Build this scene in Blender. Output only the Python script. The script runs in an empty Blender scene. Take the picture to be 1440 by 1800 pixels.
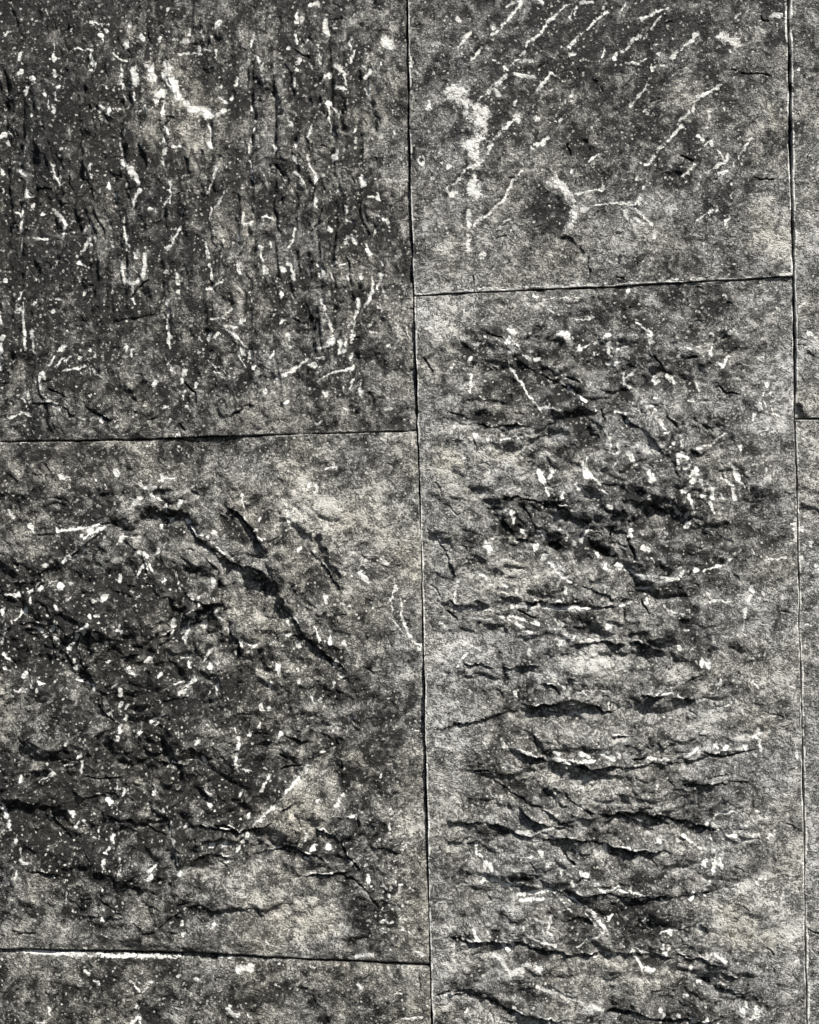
import bpy, math, random
import numpy as np

# ---------------------------------------------------------------- camera, sky, sun, exposure
PX = 1.0 / 1200.0                      # one photograph unit in metres: the view is 1.2 m wide
def WX(x): return x * PX
def WZ(y): return (1800.0 - y) * PX + 0.40

scene = bpy.context.scene
cam_d = bpy.data.cameras.new('camera')
cam = bpy.data.objects.new('camera', cam_d)
scene.collection.objects.link(cam)
scene.camera = cam
CAM_D = 2.0
cam.location = (WX(720), -CAM_D, WZ(900))
cam.rotation_euler = (math.radians(90), 0, 0)
cam_d.sensor_fit = 'VERTICAL'
cam_d.sensor_height = 24.0
cam_d.lens = 24.0 * CAM_D / (1800 * PX)
cam_d.clip_start = 0.05
cam_d.clip_end = 100.0

SUN_DIR = np.array([0.36, -0.50, 0.80]); SUN_DIR /= np.linalg.norm(SUN_DIR)   # towards the sun
elev = math.asin(SUN_DIR[2]); azim = math.atan2(SUN_DIR[0], SUN_DIR[1])
world = bpy.data.worlds.new("World"); scene.world = world
world.use_nodes = True
wn = world.node_tree; wn.nodes.clear()
sky = wn.nodes.new('ShaderNodeTexSky'); sky.sky_type = 'NISHITA'; sky.sun_disc = False
sky.sun_elevation = elev; sky.sun_rotation = azim
sky.ozone_density = 0.5; sky.dust_density = 1.5
bg = wn.nodes.new('ShaderNodeBackground'); bg.inputs['Strength'].default_value = 0.05
wo = wn.nodes.new('ShaderNodeOutputWorld')
wn.links.new(sky.outputs[0], bg.inputs['Color']); wn.links.new(bg.outputs[0], wo.inputs['Surface'])
sun_d = bpy.data.lights.new('sun', 'SUN'); sun_d.energy = 4.6; sun_d.angle = math.radians(1.2)
sun_d.color = (1.0, 0.97, 0.925)
sun = bpy.data.objects.new('sun', sun_d); scene.collection.objects.link(sun)
from mathutils import Vector
sun.rotation_euler = Vector(SUN_DIR.tolist()).to_track_quat('Z', 'Y').to_euler()
sun.location = (1.5, -2, 4)
scene.view_settings.view_transform = 'Standard'
scene.view_settings.look = 'None'
scene.view_settings.exposure = 0.62
scene.view_settings.gamma = 1.0
scene.view_settings.use_curve_mapping = False

# ---------------------------------------------------------------- noise
STEP = 1.3
_tabs = {}
def vnoise(x, y, seed):
    t = _tabs.get(seed)
    if t is None:
        t = np.random.RandomState(seed).uniform(-1, 1, (256, 256)).astype(np.float32); _tabs[seed] = t
    xi = np.floor(x); yi = np.floor(y)
    fx = (x - xi).astype(np.float32); fy = (y - yi).astype(np.float32)
    xi = xi.astype(np.int32) & 255; yi = yi.astype(np.int32) & 255
    x1 = (xi + 1) & 255; y1 = (yi + 1) & 255
    fx = fx*fx*fx*(fx*(fx*6-15)+10); fy = fy*fy*fy*(fy*(fy*6-15)+10)
    a = t[yi, xi]; b = t[yi, x1]; c = t[y1, xi]; d = t[y1, x1]
    a = a + (b-a)*fx; c = c + (d-c)*fx
    return a + (c-a)*fy
def fbm(x, y, wl, octs, seed, gain=0.5):
    out = 0; amp = 1.0; tot = 0; ca, sa = math.cos(0.6), math.sin(0.6)
    u = x / wl; v = y / wl
    for k in range(octs):
        out = out + amp * vnoise(u + 17.3*k, v + 9.1*k, seed + k)
        tot += amp; amp *= gain
        u, v = (u*ca - v*sa)*2.03, (u*sa + v*ca)*2.03
    return out / tot * 1.5
def sstep(a, b, x):
    t = np.clip((x-a)/(b-a), 0, 1); return t*t*(3-2*t)

# ---------------------------------------------------------------- joints between the slabs
def J(pts):
    p = sorted(pts); xs = [q[0] for q in p]; ys = [q[1] for q in p]
    return lambda t: np.interp(t, xs, ys)
J1 = J([(-500,706),(0,717),(300,721),(520,728),(760,735),(1000,742),(1170,745),(1400,750),(1700,757),(1800,760),(2200,768)])
J2 = J([(-500,1380),(0,1386),(270,1389),(485,1395),(735,1399),(870,1402),(1100,1406),(1300,1411),(1500,1414),(1800,1419),(2200,1427)])
HAB = J([(-400,789),(0,777.5),(250,772),(500,764),(735,758)])
HBC = J([(-400,1660),(0,1668),(150,1670.5),(330,1674),(450,1681),(600,1690),(755,1698)])
HDE = J([(728,520),(850,514),(1080,504),(1250,494),(1395,485)])
HFG = J([(1395,736),(1440,736),(2000,730)])
def const(v): return lambda t: np.zeros_like(np.asarray(t, dtype=float)) + v

RAW = """
@ 0 0
M6 290,240 292,290
D12 290,318
M12 292,370 298,405
M8 300,500 308,560
D10 293,592 178,425 318,468 172,622 690,140 970,215 845,215 580,990 1365,325
D13 145,483 535,595 583,600 543,215 565,175 1248,447 1328,578
M6 113,285 113,325
M8 25,620 30,655
D9 15,720 1118,212 1225,522 610,1050 1335,945 828,547 235,1135 130,1085 170,1090 1275,1280
M8 498,125 580,130
M6 480,125 515,160
D18 755,215 670,245 1150,140
M10 605,285 625,315 665,325
M8 640,350 645,420
D12 637,445 800,1112 1112,772 20,910
M8 650,450 655,500 665,530
M9 683,530 685,570
M7 715,500 722,550
P56 715,370 725,450
P60 780,350 815,440
P70 885,360 905,440
P60 915,440 940,480
P56 950,520 1020,590 1110,600
P30 1150,610 1190,590
M9 395,262 480,262 490,340
D14 500,345
Q80 280,210 370,230
D22 845,510
M10 770,575 775,595
M12 865,540 868,620
M8 875,680 885,715
M14 868,745 868,815
M8 870,840 868,880 885,930
M10 895,965 900,1075
M14 920,780 945,768 975,778
M12 1000,150 995,215
M12 1072,150 1072,195
M20 1055,235 1052,275
M9 1070,262 1135,270
M8 955,285 1035,275
M7 1140,275 1145,310
M14 1340,190 1325,245
M14 1395,345 1390,380
M8 1165,455 1170,470
M12 1155,510 1190,548
M10 1350,650 1345,710
M8 1330,740 1318,820
M9 1325,860 1340,955
M8 1100,670 1115,700 1115,760
Q90 1030,730 1040,770
M14 655,700 660,715
M8 640,760 650,815
P40 650,850 700,910 735,970
M16 745,1015 720,1060 708,1110
M8 665,1135 660,1170
M9 655,1200 668,1260
M8 668,1260 672,1300
D14 675,1312 595,1290 150,1025
M9 490,875 475,905 490,945
M10 295,880 298,925
D18 320,965 115,1210
P24 280,1110 320,1140 355,1190 335,1250
M6 122,1100 125,1330
D12 108,1138
M16 95,900 115,905 140,930
M8 75,855 120,860
M7 190,1265 260,1268
M10 478,1160 470,1190
M8 450,1200 450,1255
M14 470,1265 420,1345
M10 960,1205 915,1285
M22 905,1305 885,1315
M12 1140,880 1130,940 1100,1020
M10 1185,1015 1145,1095
M12 1120,1100 1118,1165
M10 1290,1135 1285,1185
M6 1290,1185 1340,1180
M8 1405,1160 1440,1165
Q110 1150,1150 1140,1300
C8 190,1000 240,990 290,1010
C6 380,850 372,980
@ 360 0
M12 475,195 487,245
D10 447,268
M12 490,75 487,120
D14 510,115 497,340 455,665 375,790 482,775
P34 555,40 600,30
P40 640,120 640,180
M12 600,250 605,345
M6 665,120 700,160
M12 770,205 765,265
M16 790,270 770,330
M12 875,350 875,385 850,410
M7 830,350 850,370
D9 567,362 490,385 792,703
M16 650,400 615,445
D16 660,405 860,498
P50 700,350 730,370
M12 740,400 755,470
M8 690,465 750,480
M10 480,430 478,470
M8 585,620 560,690 545,750
M7 655,540 710,610
D14 710,607
M6 650,545 655,640 680,720
M12 795,740 797,755
M12 1000,688 1002,705
D18 695,820
M7 470,830 490,870 545,905
M8 545,820 560,880 590,915
M8 480,920 530,965
M9 590,930 575,1000
D18 835,945
D12 835,975 700,1010 665,1215 745,1275 792,1278
M14 590,1060 585,1105
M20 745,1100 755,1120
M20 910,1025 920,1060
M7 860,1040 905,1050
M12 750,1170 785,1175
M8 910,1145 960,1160 975,1195
M18 850,1290 870,1330
M12 475,1210 460,1290 440,1310
M9 320,1160 400,1170
P60 945,220 970,250
Q60 950,900 955,970
M14 1085,300 1095,355
Q90 960,50 980,160
C6 470,260 560,320
C6 240,380 235,480
C6 370,870 420,940
C8 580,980 560,1100
C6 620,1100 600,1180 560,1240
C6 540,740 550,820
C6 640,640 660,560
K60 260,430 360,510
K50 720,610 740,680
@ 700 0
M10 660,15 600,85 545,150
M14 545,160 490,195
M14 440,255 400,305 355,345
M13 385,180 345,215 320,245
D12 500,152 575,370
M8 650,10 570,40
P40 310,100 325,120
M11 830,80 770,145 745,185 680,240 660,285 575,365
M9 565,405 500,460 400,560
M6 890,30 840,80
M6 560,420 480,500
M10 1100,65 1040,110 1000,165
M12 975,175 940,205 905,255
M10 1100,20 1075,50
M6 1195,10 1190,40 1168,70
M6 938,40 930,85
P26 740,10 760,25
P26 960,15 1020,20
M10 1420,50 1350,75 1285,105
M8 1390,85 1330,150
M8 1310,165 1312,205
M16 1280,195 1230,225 1145,300
D12 1140,305
M8 1090,250 1075,300
M12 905,297 925,293
M12 1385,357 1400,352
M10 1195,335 1250,345 1305,315
M8 1330,345 1337,380
M11 1335,405 1300,475 1225,560
M9 800,395 720,490
M9 805,395 860,425
M8 770,440 740,485
P24 610,400 720,415
P40 515,490 525,510
M10 500,325 545,340
P30 640,330 700,335
D9 905,515 875,545
M14 935,540 915,540
M14 610,555 620,540
P100 290,500 350,540
P110 400,590 440,620
P110 430,650 420,740
P100 370,770 400,800
P50 390,830 420,870
P90 400,960 410,1050
P40 370,1130 375,1200
P36 372,1250 372,1330
M16 640,610 540,690
P40 620,620 640,640
M12 540,690 470,790
M10 500,770 440,850
M14 450,850 360,900 295,980
D18 730,630
M14 860,640 845,665
M18 700,785 760,760
M8 760,750 790,730
M12 670,895 610,950 560,1050 500,1110 400,1190
M20 620,940 600,960
M5 590,1160 500,1225
M9 1055,830 1020,840 1005,860
M10 165,545 163,580
M14 1370,790 1440,720
M14 1345,830 1310,870
D9 1305,870 178,950
M8 138,850 130,868 112,868 102,850 112,832 130,832 138,850
M12 255,1005 262,990
D12 290,1030
D16 270,880
P60 830,960 880,1020 910,1080 920,1150 900,1200
P50 950,1090 975,1110
P60 790,970 850,980
M12 970,1130 1050,1080 1130,1078 1240,1085
M14 1240,1085 1275,1060
M10 1270,1030 1270,1085
P32 1195,1120 1200,1150
M13 1240,1095 1330,1185
M8 1240,1150 1290,1185
P30 1350,1220 1360,1230
D10 1345,1250
D13 1075,1000
M8 915,895 905,920
M5 910,1030 1075,1000
L4 835,1250 905,1262 985,1335
C9 885,760 905,830
K140 770,1080 850,1110
K60 1030,440 1040,460
K90 930,700 990,820
@ 960 0
C8 1010,388 1090,390 1180,402
C7 1135,85 1145,105 1175,110
C6 1080,940 1140,958 1215,940
C8 700,820 780,850
K60 640,930 700,930
M12 800,175 755,225 665,305
D12 665,305
M12 900,200 930,240
M10 960,185 925,250
M10 1000,175 975,240
M10 945,260 965,285
P70 920,190 990,230
M12 920,455 850,500 780,545
M20 850,500 800,520
M8 775,575 770,605
M14 755,600 695,645
M16 715,670 640,750 580,800
M14 560,835 530,870
D8 495,870 570,360
M11 860,580 845,670
M16 800,725 825,745
M11 890,730 830,770 800,800
D14 870,775
M10 1005,555 985,565
M8 1080,740 1040,790 1010,840
M12 960,820 945,850 850,905 820,930
M7 905,800 935,850
D9 985,875 590,295
M20 900,920 945,915
M11 790,870 720,930
M6 815,925 810,980
M12 870,1110 795,1165
M10 970,1150 950,1165
D14 950,1190
M8 940,570 940,585
T120 1190,560 1220,650
T200 1120,1120 1180,1180
T220 1150,1280 1220,1320
P40 1190,90 1230,90
@ 0 400
M11 415,180 450,205
M12 425,235 418,285
D14 437,347 480,643 683,270 948,295 108,440
D9 483,100 710,397 285,445 185,408 795,378 22,590
P30 650,180 645,230 660,290 700,300 755,270 775,210 765,150
P18 700,300 703,345
D13 720,155 950,345 670,640 330,640 1105,585
M18 885,400 890,385
M10 890,445 885,530 900,630
D10 880,240 940,255 1140,575 765,820 970,905
M8 600,335 595,360
M8 300,375 330,385
M12 35,275 35,290
M9 130,330 95,380
P18 133,400 130,475 135,560 140,650
M12 5,460 10,510
M14 15,610 10,740
M9 175,550 180,620 200,700
M9 292,680 260,720
M11 335,690 293,730
M10 375,680 345,700
M7 455,670 420,685
M11 445,735 330,755
M11 212,785 212,850
D16 235,790
M7 705,640 700,680
M12 1090,80 1105,160
M11 1110,200 1125,280
M10 1180,295 1100,325
M7 1230,430 1190,470 1110,490
D10 1275,75
M10 1260,200 1272,250
Q40 1272,330 1272,400
M10 1375,110 1390,190
M22 1400,215 1405,235
M12 1190,520 1245,527 1290,515
D13 1275,500 1280,660 1345,740 975,770
M12 1225,560 1280,610 1290,630
M12 1328,660 1330,690
M14 1405,870 1395,885
M6 1320,350 1335,400
M5 1130,760 1190,800 1240,790
M5 1150,740 1200,775
M5 1100,700 1140,740
M5 1260,680 1300,740
M8 880,690 925,770
D9 960,810 820,830 155,935 325,960
M9 1040,820 1035,850
M14 870,950 895,950
M10 985,950 1010,970
D12 940,1090 535,1015 295,935
M9 615,1045 610,1055
M6 790,1022 725,1055
M10 225,915 300,930
M14 110,975 175,990
M7 60,1010 110,985
C9 970,815 1035,870 1040,940
L4 160,940 280,925 350,960 410,1010
C9 250,850 350,890
L4 460,960 540,985 605,1012
C6 770,1010 840,1010
L3 1220,1010 1300,940 1370,945
C9 700,360 790,270
C6 590,500 830,465
K30 640,900 770,820
C7 945,1040 980,1070
K60 500,500 510,600
K50 150,820 180,700
D16 620,1293 860,1325
M10 315,1322 370,1318
D9 990,1205
@ 360 400
M10 300,110 310,190
M24 322,215 325,240
M20 400,195 415,225
M10 435,160 440,200
M13 455,200 468,260
M10 585,190 610,215
D16 620,250
M11 690,185 650,215
M7 665,240 680,285
M9 715,203 740,197
M8 820,195 830,250
D15 832,258 930,265
D12 755,275 750,330 880,350 665,15 770,685 432,780 425,930
M14 885,265 890,320
D10 945,340 915,310 935,190
M18 850,85 880,150
M14 870,380 840,420
M16 805,385 810,420 790,520
M14 790,520 775,590
D12 765,520 650,590
M11 740,590 738,640
M16 710,600 715,650
D14 725,655
D20 665,600
M12 605,370 635,430
M8 635,460 660,500 670,545
M6 630,635 600,637
M10 580,687 635,692
M13 545,690 450,765 365,808
M22 550,725 575,725
M12 370,650 350,690
D14 265,740 320,875
D12 245,680 640,885
M10 405,510 420,490
M14 440,570 455,630
M20 400,350 410,375
M7 775,740 700,760 650,785 600,810
D12 775,742
M9 780,795 765,850
M13 820,825 825,875
M8 735,830 730,850
M8 730,955 810,955
M8 945,962 990,958
M6 870,550 930,545
M7 1060,530 1080,580
M6 1020,460 1020,600
M6 920,420 945,450
M6 590,1040 620,1025
K60 570,500 580,570
K90 900,640 930,690
K70 310,730 320,780
K50 740,900 790,970
K40 870,890 900,950
M7 690,1262 620,1280
@ 700 400
C5 1000,150 1010,290
C6 385,250 405,300
C7 1140,265 1190,275
D17 445,155
Q60 200,120 280,150
D20 590,595
D16 595,655 1345,810 300,1050 345,1135
M9 575,710 625,795 680,880 740,960
M8 740,950 870,970
M11 615,615 690,705
M9 740,692 700,705
M14 795,735 880,800
M12 865,820 915,875
M12 945,880 985,920
M12 970,985 1000,1025
M13 1110,570 1050,600 960,645
D12 955,645 470,1130 655,1165 350,1215 1215,785
D13 1022,678 1210,328
M16 1105,620 1115,690
M13 1115,630 1200,630
D16 1155,660 1142,725
D14 1108,720 1325,600
D7 700,657
M9 785,420 815,445
M10 715,360 760,385
M6 760,380 950,375
M8 915,485 1030,480
M9 1255,505 1310,545 1335,560
D12 1320,575
M20 1185,775 1190,840
D13 1215,840
M20 1420,780 1430,800
M14 405,1090 410,1110
M14 545,1090 555,1095
M12 540,1120 640,1100
M13 1110,1110 1115,1190
M16 1150,1130 1155,1190
M10 1120,1190 1160,1200
M5 1135,1245 1120,1270
M24 1220,1200 1250,1255
M8 1225,940 1290,980
M11 1350,960 1335,985 1310,980 1300,960 1320,940 1345,945
M11 1345,910 1365,912
M11 1345,995 1430,1110
D16 1380,1040
D20 1410,1105
M6 1140,975 1250,990
D9 1205,1020 990,1225
M26 745,1295 770,1345
D18 800,1310 1325,1320
M20 965,1250 980,1310
M16 990,1300 1050,1345
M9 1085,1070 1095,1100
D14 375,705
P20 340,750 385,780 375,870
D9 275,735
P24 400,620 415,625
Q160 180,480 230,530
P50 580,540 610,560
P70 870,560 900,600
T140 200,1230 260,1250
T140 540,1200 620,1220
Q80 790,1150 800,1220
C7 130,680 195,775
C9 460,560 560,590
L3 620,625 690,700 820,750 980,900
C7 270,970 350,1000
L4 560,1035 690,1045
C5 400,1110 405,1190
C10 860,780 950,830
K90 750,770 900,880
K70 330,990 540,1010
K120 920,1000 1030,1150
K70 280,620 360,660
K80 560,900 600,840
K60 1180,880 1220,900
@ 960 400
M13 700,632 755,635
M14 800,620 830,628
M12 1000,535 920,580 885,610 870,660
M22 865,655 868,670
M7 865,560 890,590
M10 960,675 935,735
D14 928,740
M24 655,790 680,815
D16 567,810 1168,830
M8 795,820 800,850
M16 745,915 790,915
M9 1150,860 1135,890 1155,970
M14 1115,920 1125,960
D9 1175,880
M10 1180,940 1200,985
M5 1200,985 1280,1000
M18 1100,985 1092,1020
M7 1205,1052 1105,1090
M20 1385,553 1405,560
M6 1335,410 1330,450
M7 440,945 500,985 560,980
D15 635,1105 550,1320 770,1330
M16 590,1020 615,1040
D10 665,1140 690,1240
M18 710,1090 710,1150
M24 705,1185 730,1220
D14 735,1265
M18 770,1295 790,1305
M14 1020,1140 1015,1190
D9 1155,1280
M20 985,1280 1010,1340
D16 945,1335
M8 800,1165 880,1145
M6 950,1080 900,1120
C10 730,688 800,685
C7 565,685 610,735
C9 910,830 950,870 1010,885
L5 630,965 700,1060
C8 290,950 310,1020
L4 740,1160 800,1190 920,1150
K70 640,380 690,410
K90 890,600 980,620
K60 860,410 950,420
@ 0 800
D14 320,122 745,155 175,395 310,395 245,580 830,515
M10 325,120 375,118
D18 620,93 65,318 860,120
M20 780,170 830,170
M9 870,125 930,120
M10 315,393 400,395 470,380 530,365
M12 430,430 490,385
M12 455,440 535,385
D16 450,490 350,555 945,262 875,275
M7 370,545 440,525
M12 130,565 105,600
M22 740,225 690,285
M6 800,215 850,240
M18 1005,360 985,345
M16 1060,415 1075,425
M14 1130,405 1150,430
M14 1100,430 1160,490
M9 1165,495 1290,590
M10 660,430 740,430
D18 650,435
M18 735,510 780,525
D10 845,380 905,348 870,665
M7 790,575 805,605
M10 770,570 710,650
P26 635,630 635,660
M9 930,600 945,680
M18 1350,390 1365,400
M6 1280,210 1300,300
M14 35,740 95,735
D12 165,720 215,710 20,825 175,765
D14 330,695 310,810 285,915
M18 135,795 130,830
M10 120,820 90,870
M18 45,895 30,910
M10 35,930 5,1000
M8 300,870 296,900
M20 295,965 310,975
M10 210,910 250,960
M16 360,1000 375,1040
D20 410,960
D16 400,1105 465,910 915,890
M26 560,745 550,770
M12 500,770 530,765
M12 510,850 530,850
M26 640,895 640,925
D18 1020,835 1155,845 1080,890 775,1085
M9 1005,870 970,975
M14 1050,750 1055,790
P34 1130,650 1130,690
M8 1190,910 1260,960 1350,1010
D10 1350,1005 965,1060 1000,1108 575,1090 850,1155 1150,1220
M20 980,1060 1000,1062
M13 1110,1030 1070,1090
D14 1110,1105 715,1155 1430,1210
D17 690,1130 955,1258 500,1225
M6 960,1190 920,1205
M18 1035,1180 1000,1210
M13 1385,1300 1390,1335
P30 640,1230 640,1260
M9 630,1200 590,1225
M8 400,1180 480,1210
D12 640,1320 670,1330
M8 30,1040 70,1085
M8 30,1120 65,1135
D14 130,1160
M13 75,1235 165,1235
D9 215,1235 850,1300
M7 165,1130 185,1220
M10 215,1190 245,1195
L6 1190,280 1340,390 1440,510
L4 1080,500 1150,610 1190,810
L5 1165,505 1300,605 1380,645
L5 1190,915 1250,965 1280,1010 1275,1060
L3 960,700 1050,790 1130,830
L4 760,1010 800,960 900,930 960,880
C10 700,1015 760,1010
C14 430,960 400,1020 440,1110 480,1110
C12 300,980 360,1010
L5 410,1100 470,1190 560,1280 575,1340
L3 750,280 870,285 960,320
C12 370,545 450,530
C8 200,430 300,415
C8 530,370 600,360
L4 160,740 210,690 340,660
C9 210,590 225,650
C9 220,770 260,800 275,860
C8 150,1100 185,1230
C6 225,40 270,90
K40 100,260 250,160
C14 680,690 720,690
C8 850,1300 1000,1270
K120 520,1000 650,1040
K80 680,1300 850,1310
K100 1190,330 1290,430
K60 40,620 140,590
K80 1180,980 1240,1040
@ 360 800
D9 290,340 735,995 70,1220 440,1320 345,1335 685,58 640,980
D12 500,497 550,155 350,1215 612,1287
M16 440,300 450,385
M8 430,240 435,290
M8 588,160 590,200
M7 690,60 620,80
P26 925,550 960,570
M24 830,635 860,670
D16 815,620
D18 640,770 690,1095 395,1132
M22 445,875 455,890
P34 485,990 495,1010
M12 425,943 460,943
M9 585,900 610,975
M12 665,930 665,990
M22 710,1158 725,1165
M8 685,1200 675,1230
M16 515,1170 500,1190
M16 305,1295 305,1330
M12 565,1275 580,1305
M16 740,1275 735,1290
M7 1015,685 980,770 985,830
M10 1035,750 1035,840 1060,910 1100,980 1135,1000
M6 980,860 1060,960
M7 720,785 770,800
D9 1130,1020
Q220 480,290 640,300
Q120 700,320 740,330
L6 100,270 240,380 330,495
L8 200,590 300,610 380,720 440,820 490,850
L5 490,930 560,970 640,1050 700,1100
L4 560,500 620,560 690,660 760,720
C6 330,455 390,430
K70 1080,1220 1090,1300
K50 800,490 850,480
K80 600,1240 730,1280
@ 700 800
M24 745,90 790,200
D18 800,110
M14 960,50 1050,160
M26 930,160 1000,220
D14 860,210 1310,230 725,490 880,715
P30 1060,190 1100,215
M20 1095,275 1115,280
M20 1325,120 1325,130
D9 560,290 500,440 615,715
M24 600,310 610,360
D22 475,510
M20 640,395 670,415
M18 730,395 770,415
M16 885,415 895,430
P30 915,300 945,320
M10 840,390 880,430
M18 1000,390 960,450
D18 930,470
D16 770,540 1085,590
M18 800,570 860,640 910,665
M22 840,590 860,605
M16 400,610 450,635
D16 460,640
M15 315,655 295,780
M7 430,660 520,700 600,750
M6 520,660 570,690
M18 740,795 860,810
M12 870,805 1000,805
M10 600,800 740,795
D16 790,785
M8 300,810 530,820
P34 540,840 550,850
P22 350,860 490,865
P24 580,860 700,935
P24 590,850 740,890
P24 220,885 265,920
M14 1045,670 1100,690
M24 1150,575 1165,590
D14 1045,525
M14 1200,600 1250,630
P20 1240,630 1440,650
M6 1250,700 1440,700
M20 1285,480 1310,500
D13 1218,410 1108,900
D11 1220,330 1303,768
M11 1140,790 1235,770
D14 690,1040
M11 355,1040 310,1110
D12 315,1200 875,965 1120,1320
D18 615,1270
D9 850,1000 925,960 1280,1300
M7 880,985 1000,972 1140,968
M6 330,970 430,1020
M7 810,1180 870,1220 990,1250
M8 1000,1230 1110,1240
M8 1350,1250 1440,1250
L12 880,1012 1000,990 1210,985
L4 1210,970 1280,985 1390,1040
L5 175,375 250,490 310,650
L7 530,260 560,350 620,410 715,470
K70 780,470 850,500
K60 1030,480 1110,520
K60 560,380 620,400
C40 800,470 850,500
C34 1040,485 1110,525
C9 660,265 690,330 720,380
C9 640,230 730,240
K60 520,110 680,170
C10 1130,370 1105,450
C16 1200,430 1225,480 1240,570
L6 610,775 730,775
C9 260,820 320,870
C10 620,820 740,850
L5 960,690 1110,720 1130,770
K36 530,1050 575,1200
L6 700,1200 800,1190 860,1250
L7 620,1300 900,1310 1100,1330
L6 1240,260 1300,260 1440,300
K50 780,265 900,270
L5 740,285 900,280
K60 850,850 1000,860
K40 880,920 1050,930
@ 960 800
M20 690,0 740,10
D20 760,100
D14 760,135 530,230 650,230 435,415
M16 805,135 815,150
M30 715,185 760,170
M12 745,210 775,300
D18 825,195 870,215 780,610
D12 925,215 735,320 445,330 710,630 522,768 1085,710
M18 985,75 1045,175
M26 930,120 975,160
M18 975,160 990,235
M13 860,255 890,320
M14 640,235 700,310
D16 735,375
M12 670,600 705,590
M9 820,610 950,575
M5 950,575 975,545
P24 480,640 580,665 690,650
M9 720,843 660,830 610,790
M18 860,775 880,768
M7 840,720 870,760
M6 890,765 980,772
M8 1075,740 1055,780
D14 1042,815
M9 1038,820 1035,935
P26 1140,725 1155,740
M9 1260,535 1150,550
M32 850,1095 850,1110
D16 815,1095 695,1005
M7 660,1000 570,980
D12 650,1215 910,1195
D9 825,1215
P20 715,920 740,920
M12 1085,1195 1110,1215
M18 1312,330 1318,440
P20 1355,380 1355,400
D15 1397,475 1355,540
P40 1420,580 1430,600
Q90 60,1080 300,1120
Q60 200,1040 420,1080
L9 480,1250 560,1270 700,1270 800,1300
L8 0,1330 200,1335
C6 720,1190 820,1150
L3 680,850 800,860
K36 850,950 850,1060
K40 720,740 780,850
K40 1350,280 1440,310
C6 500,760 540,840
C5 405,800 410,880
K50 780,540 920,560
K70 480,200 420,180
K60 600,500 760,520
@ 0 1250
M12 590,10 630,70
M18 640,60 640,105
D12 665,40 655,430 605,665
D13 635,150 860,520 1322,118 1125,693 1197,798
M16 850,25 800,55
M18 755,90 725,125
D9 360,162 425,235 720,1555 945,1400
M11 290,320 220,365
D15 290,318 458,580
M22 345,290 400,270
M12 440,270 430,330
M16 122,345 120,362
M12 5,470 40,550
D16 55,585 800,870
M14 820,380 822,430
D18 575,470 390,540
M9 430,570 408,605
M14 905,570 905,630
M16 920,670 935,715
M8 930,740 945,800
D12 955,850 355,890 95,680 970,1170
M8 560,770 560,830
M14 640,740 643,845
M14 825,810 795,830
D8 550,930
M8 380,795 345,805
M12 118,720 125,790
M14 130,800 175,800
M8 100,830 95,880
M10 360,960 360,1000
M8 1240,85 1250,100
D10 1265,135 1265,310 990,595 550,1085 1130,1130
D13 1258,180 1055,150 1375,70 1188,695
M9 1255,210 1262,300
M16 1080,235 1080,260
M12 1425,325 1385,415
M13 1275,405 1270,430
P36 1095,400 1115,420
M22 1110,480 1118,492
M12 1055,718 1070,710
M9 1440,500 1340,600
M20 1310,645 1305,660
D14 1280,685
M12 1240,745 1260,710
M10 1318,530 1318,560
P24 970,1095 970,1115
R26 90,1270 240,1274 500,1282 640,1288 980,1292
R18 1140,1300 1240,1296
P26 1030,1410 1050,1420
M9 735,1600 690,1650
M10 910,1560 960,1575
P30 1200,1560 1225,1590
D14 1320,1600
P26 450,1370 475,1385
M14 200,1640 270,1620
D12 260,1585
M12 740,1610 750,1650
M6 680,1400 750,1480 830,1430
M5 700,1380 740,1430 800,1420
P50 1270,1350 1330,1340
L9 225,505 330,610 440,710
C7 440,710 485,800
C8 430,340 540,355 650,345
L4 420,470 560,430 690,425
C14 560,555 620,570 720,578
L5 120,815 180,820 300,840 390,880
L6 360,1100 480,1070 670,1085
L4 690,1115 770,1160 830,1160
C9 835,1140 960,1050
C6 1045,1070 1075,1110
C6 530,985 600,1035 670,1060
L5 1130,600 1200,590 1265,625 1310,610
L4 1000,790 1130,765 1240,760
K36 1035,390 1100,460
K80 1200,500 1280,510
C6 60,1160 190,1170
K40 280,270 350,200
K50 920,860 920,900
C8 770,600 880,650
K70 760,1560 820,1620
K60 300,1440 400,1480
C24 1060,1290 1150,1300
@ 360 1250
M13 545,300 460,390
D18 530,305 655,710
M12 630,205 580,235
M8 460,390 360,500
M13 735,430 695,495
P28 975,400 985,420
M16 410,120 380,150
M20 775,550 800,545
M6 1000,530 985,545 975,530 985,515 1000,530
M9 970,590 970,640
D12 575,712 540,660 775,800 50,1130 935,1105
M10 530,770 550,770
D14 860,885
D9 850,815 1135,538 730,1140
M10 330,1210 345,1240
P24 1100,1275 1150,1290
P30 800,1300 880,1285
S220 980,650 1010,700
S240 1000,860 1010,1000
S220 1000,1120 1010,1180
T200 520,1060 620,1100
Q90 600,330 660,370
P30 810,1440 825,1460
P30 140,1580 160,1600
D12 130,1560 175,1600
M7 1040,1480 980,1490
P16 1150,1610 1040,1620
P50 190,1350 250,1350
L8 580,615 690,660 740,760 790,800
K80 430,710 470,730
K40 540,700 600,750 720,780
L5 480,880 560,850 740,840 780,850
K50 600,130 690,170
C5 705,180 730,400
C14 390,220 440,250
C7 400,300 520,290
C6 780,880 870,960 930,1050
C10 790,790 820,850
L4 850,700 1040,745
K50 880,550 940,600
C5 1130,1390 1130,1480
K60 530,1470 640,1640
@ 700 1250
P26 560,185 690,215
P30 770,240 900,260
M22 820,215 840,225
M20 960,215 1000,235
M14 930,265 1020,245
M22 1070,205 1130,240
D12 1155,225 1350,387
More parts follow.
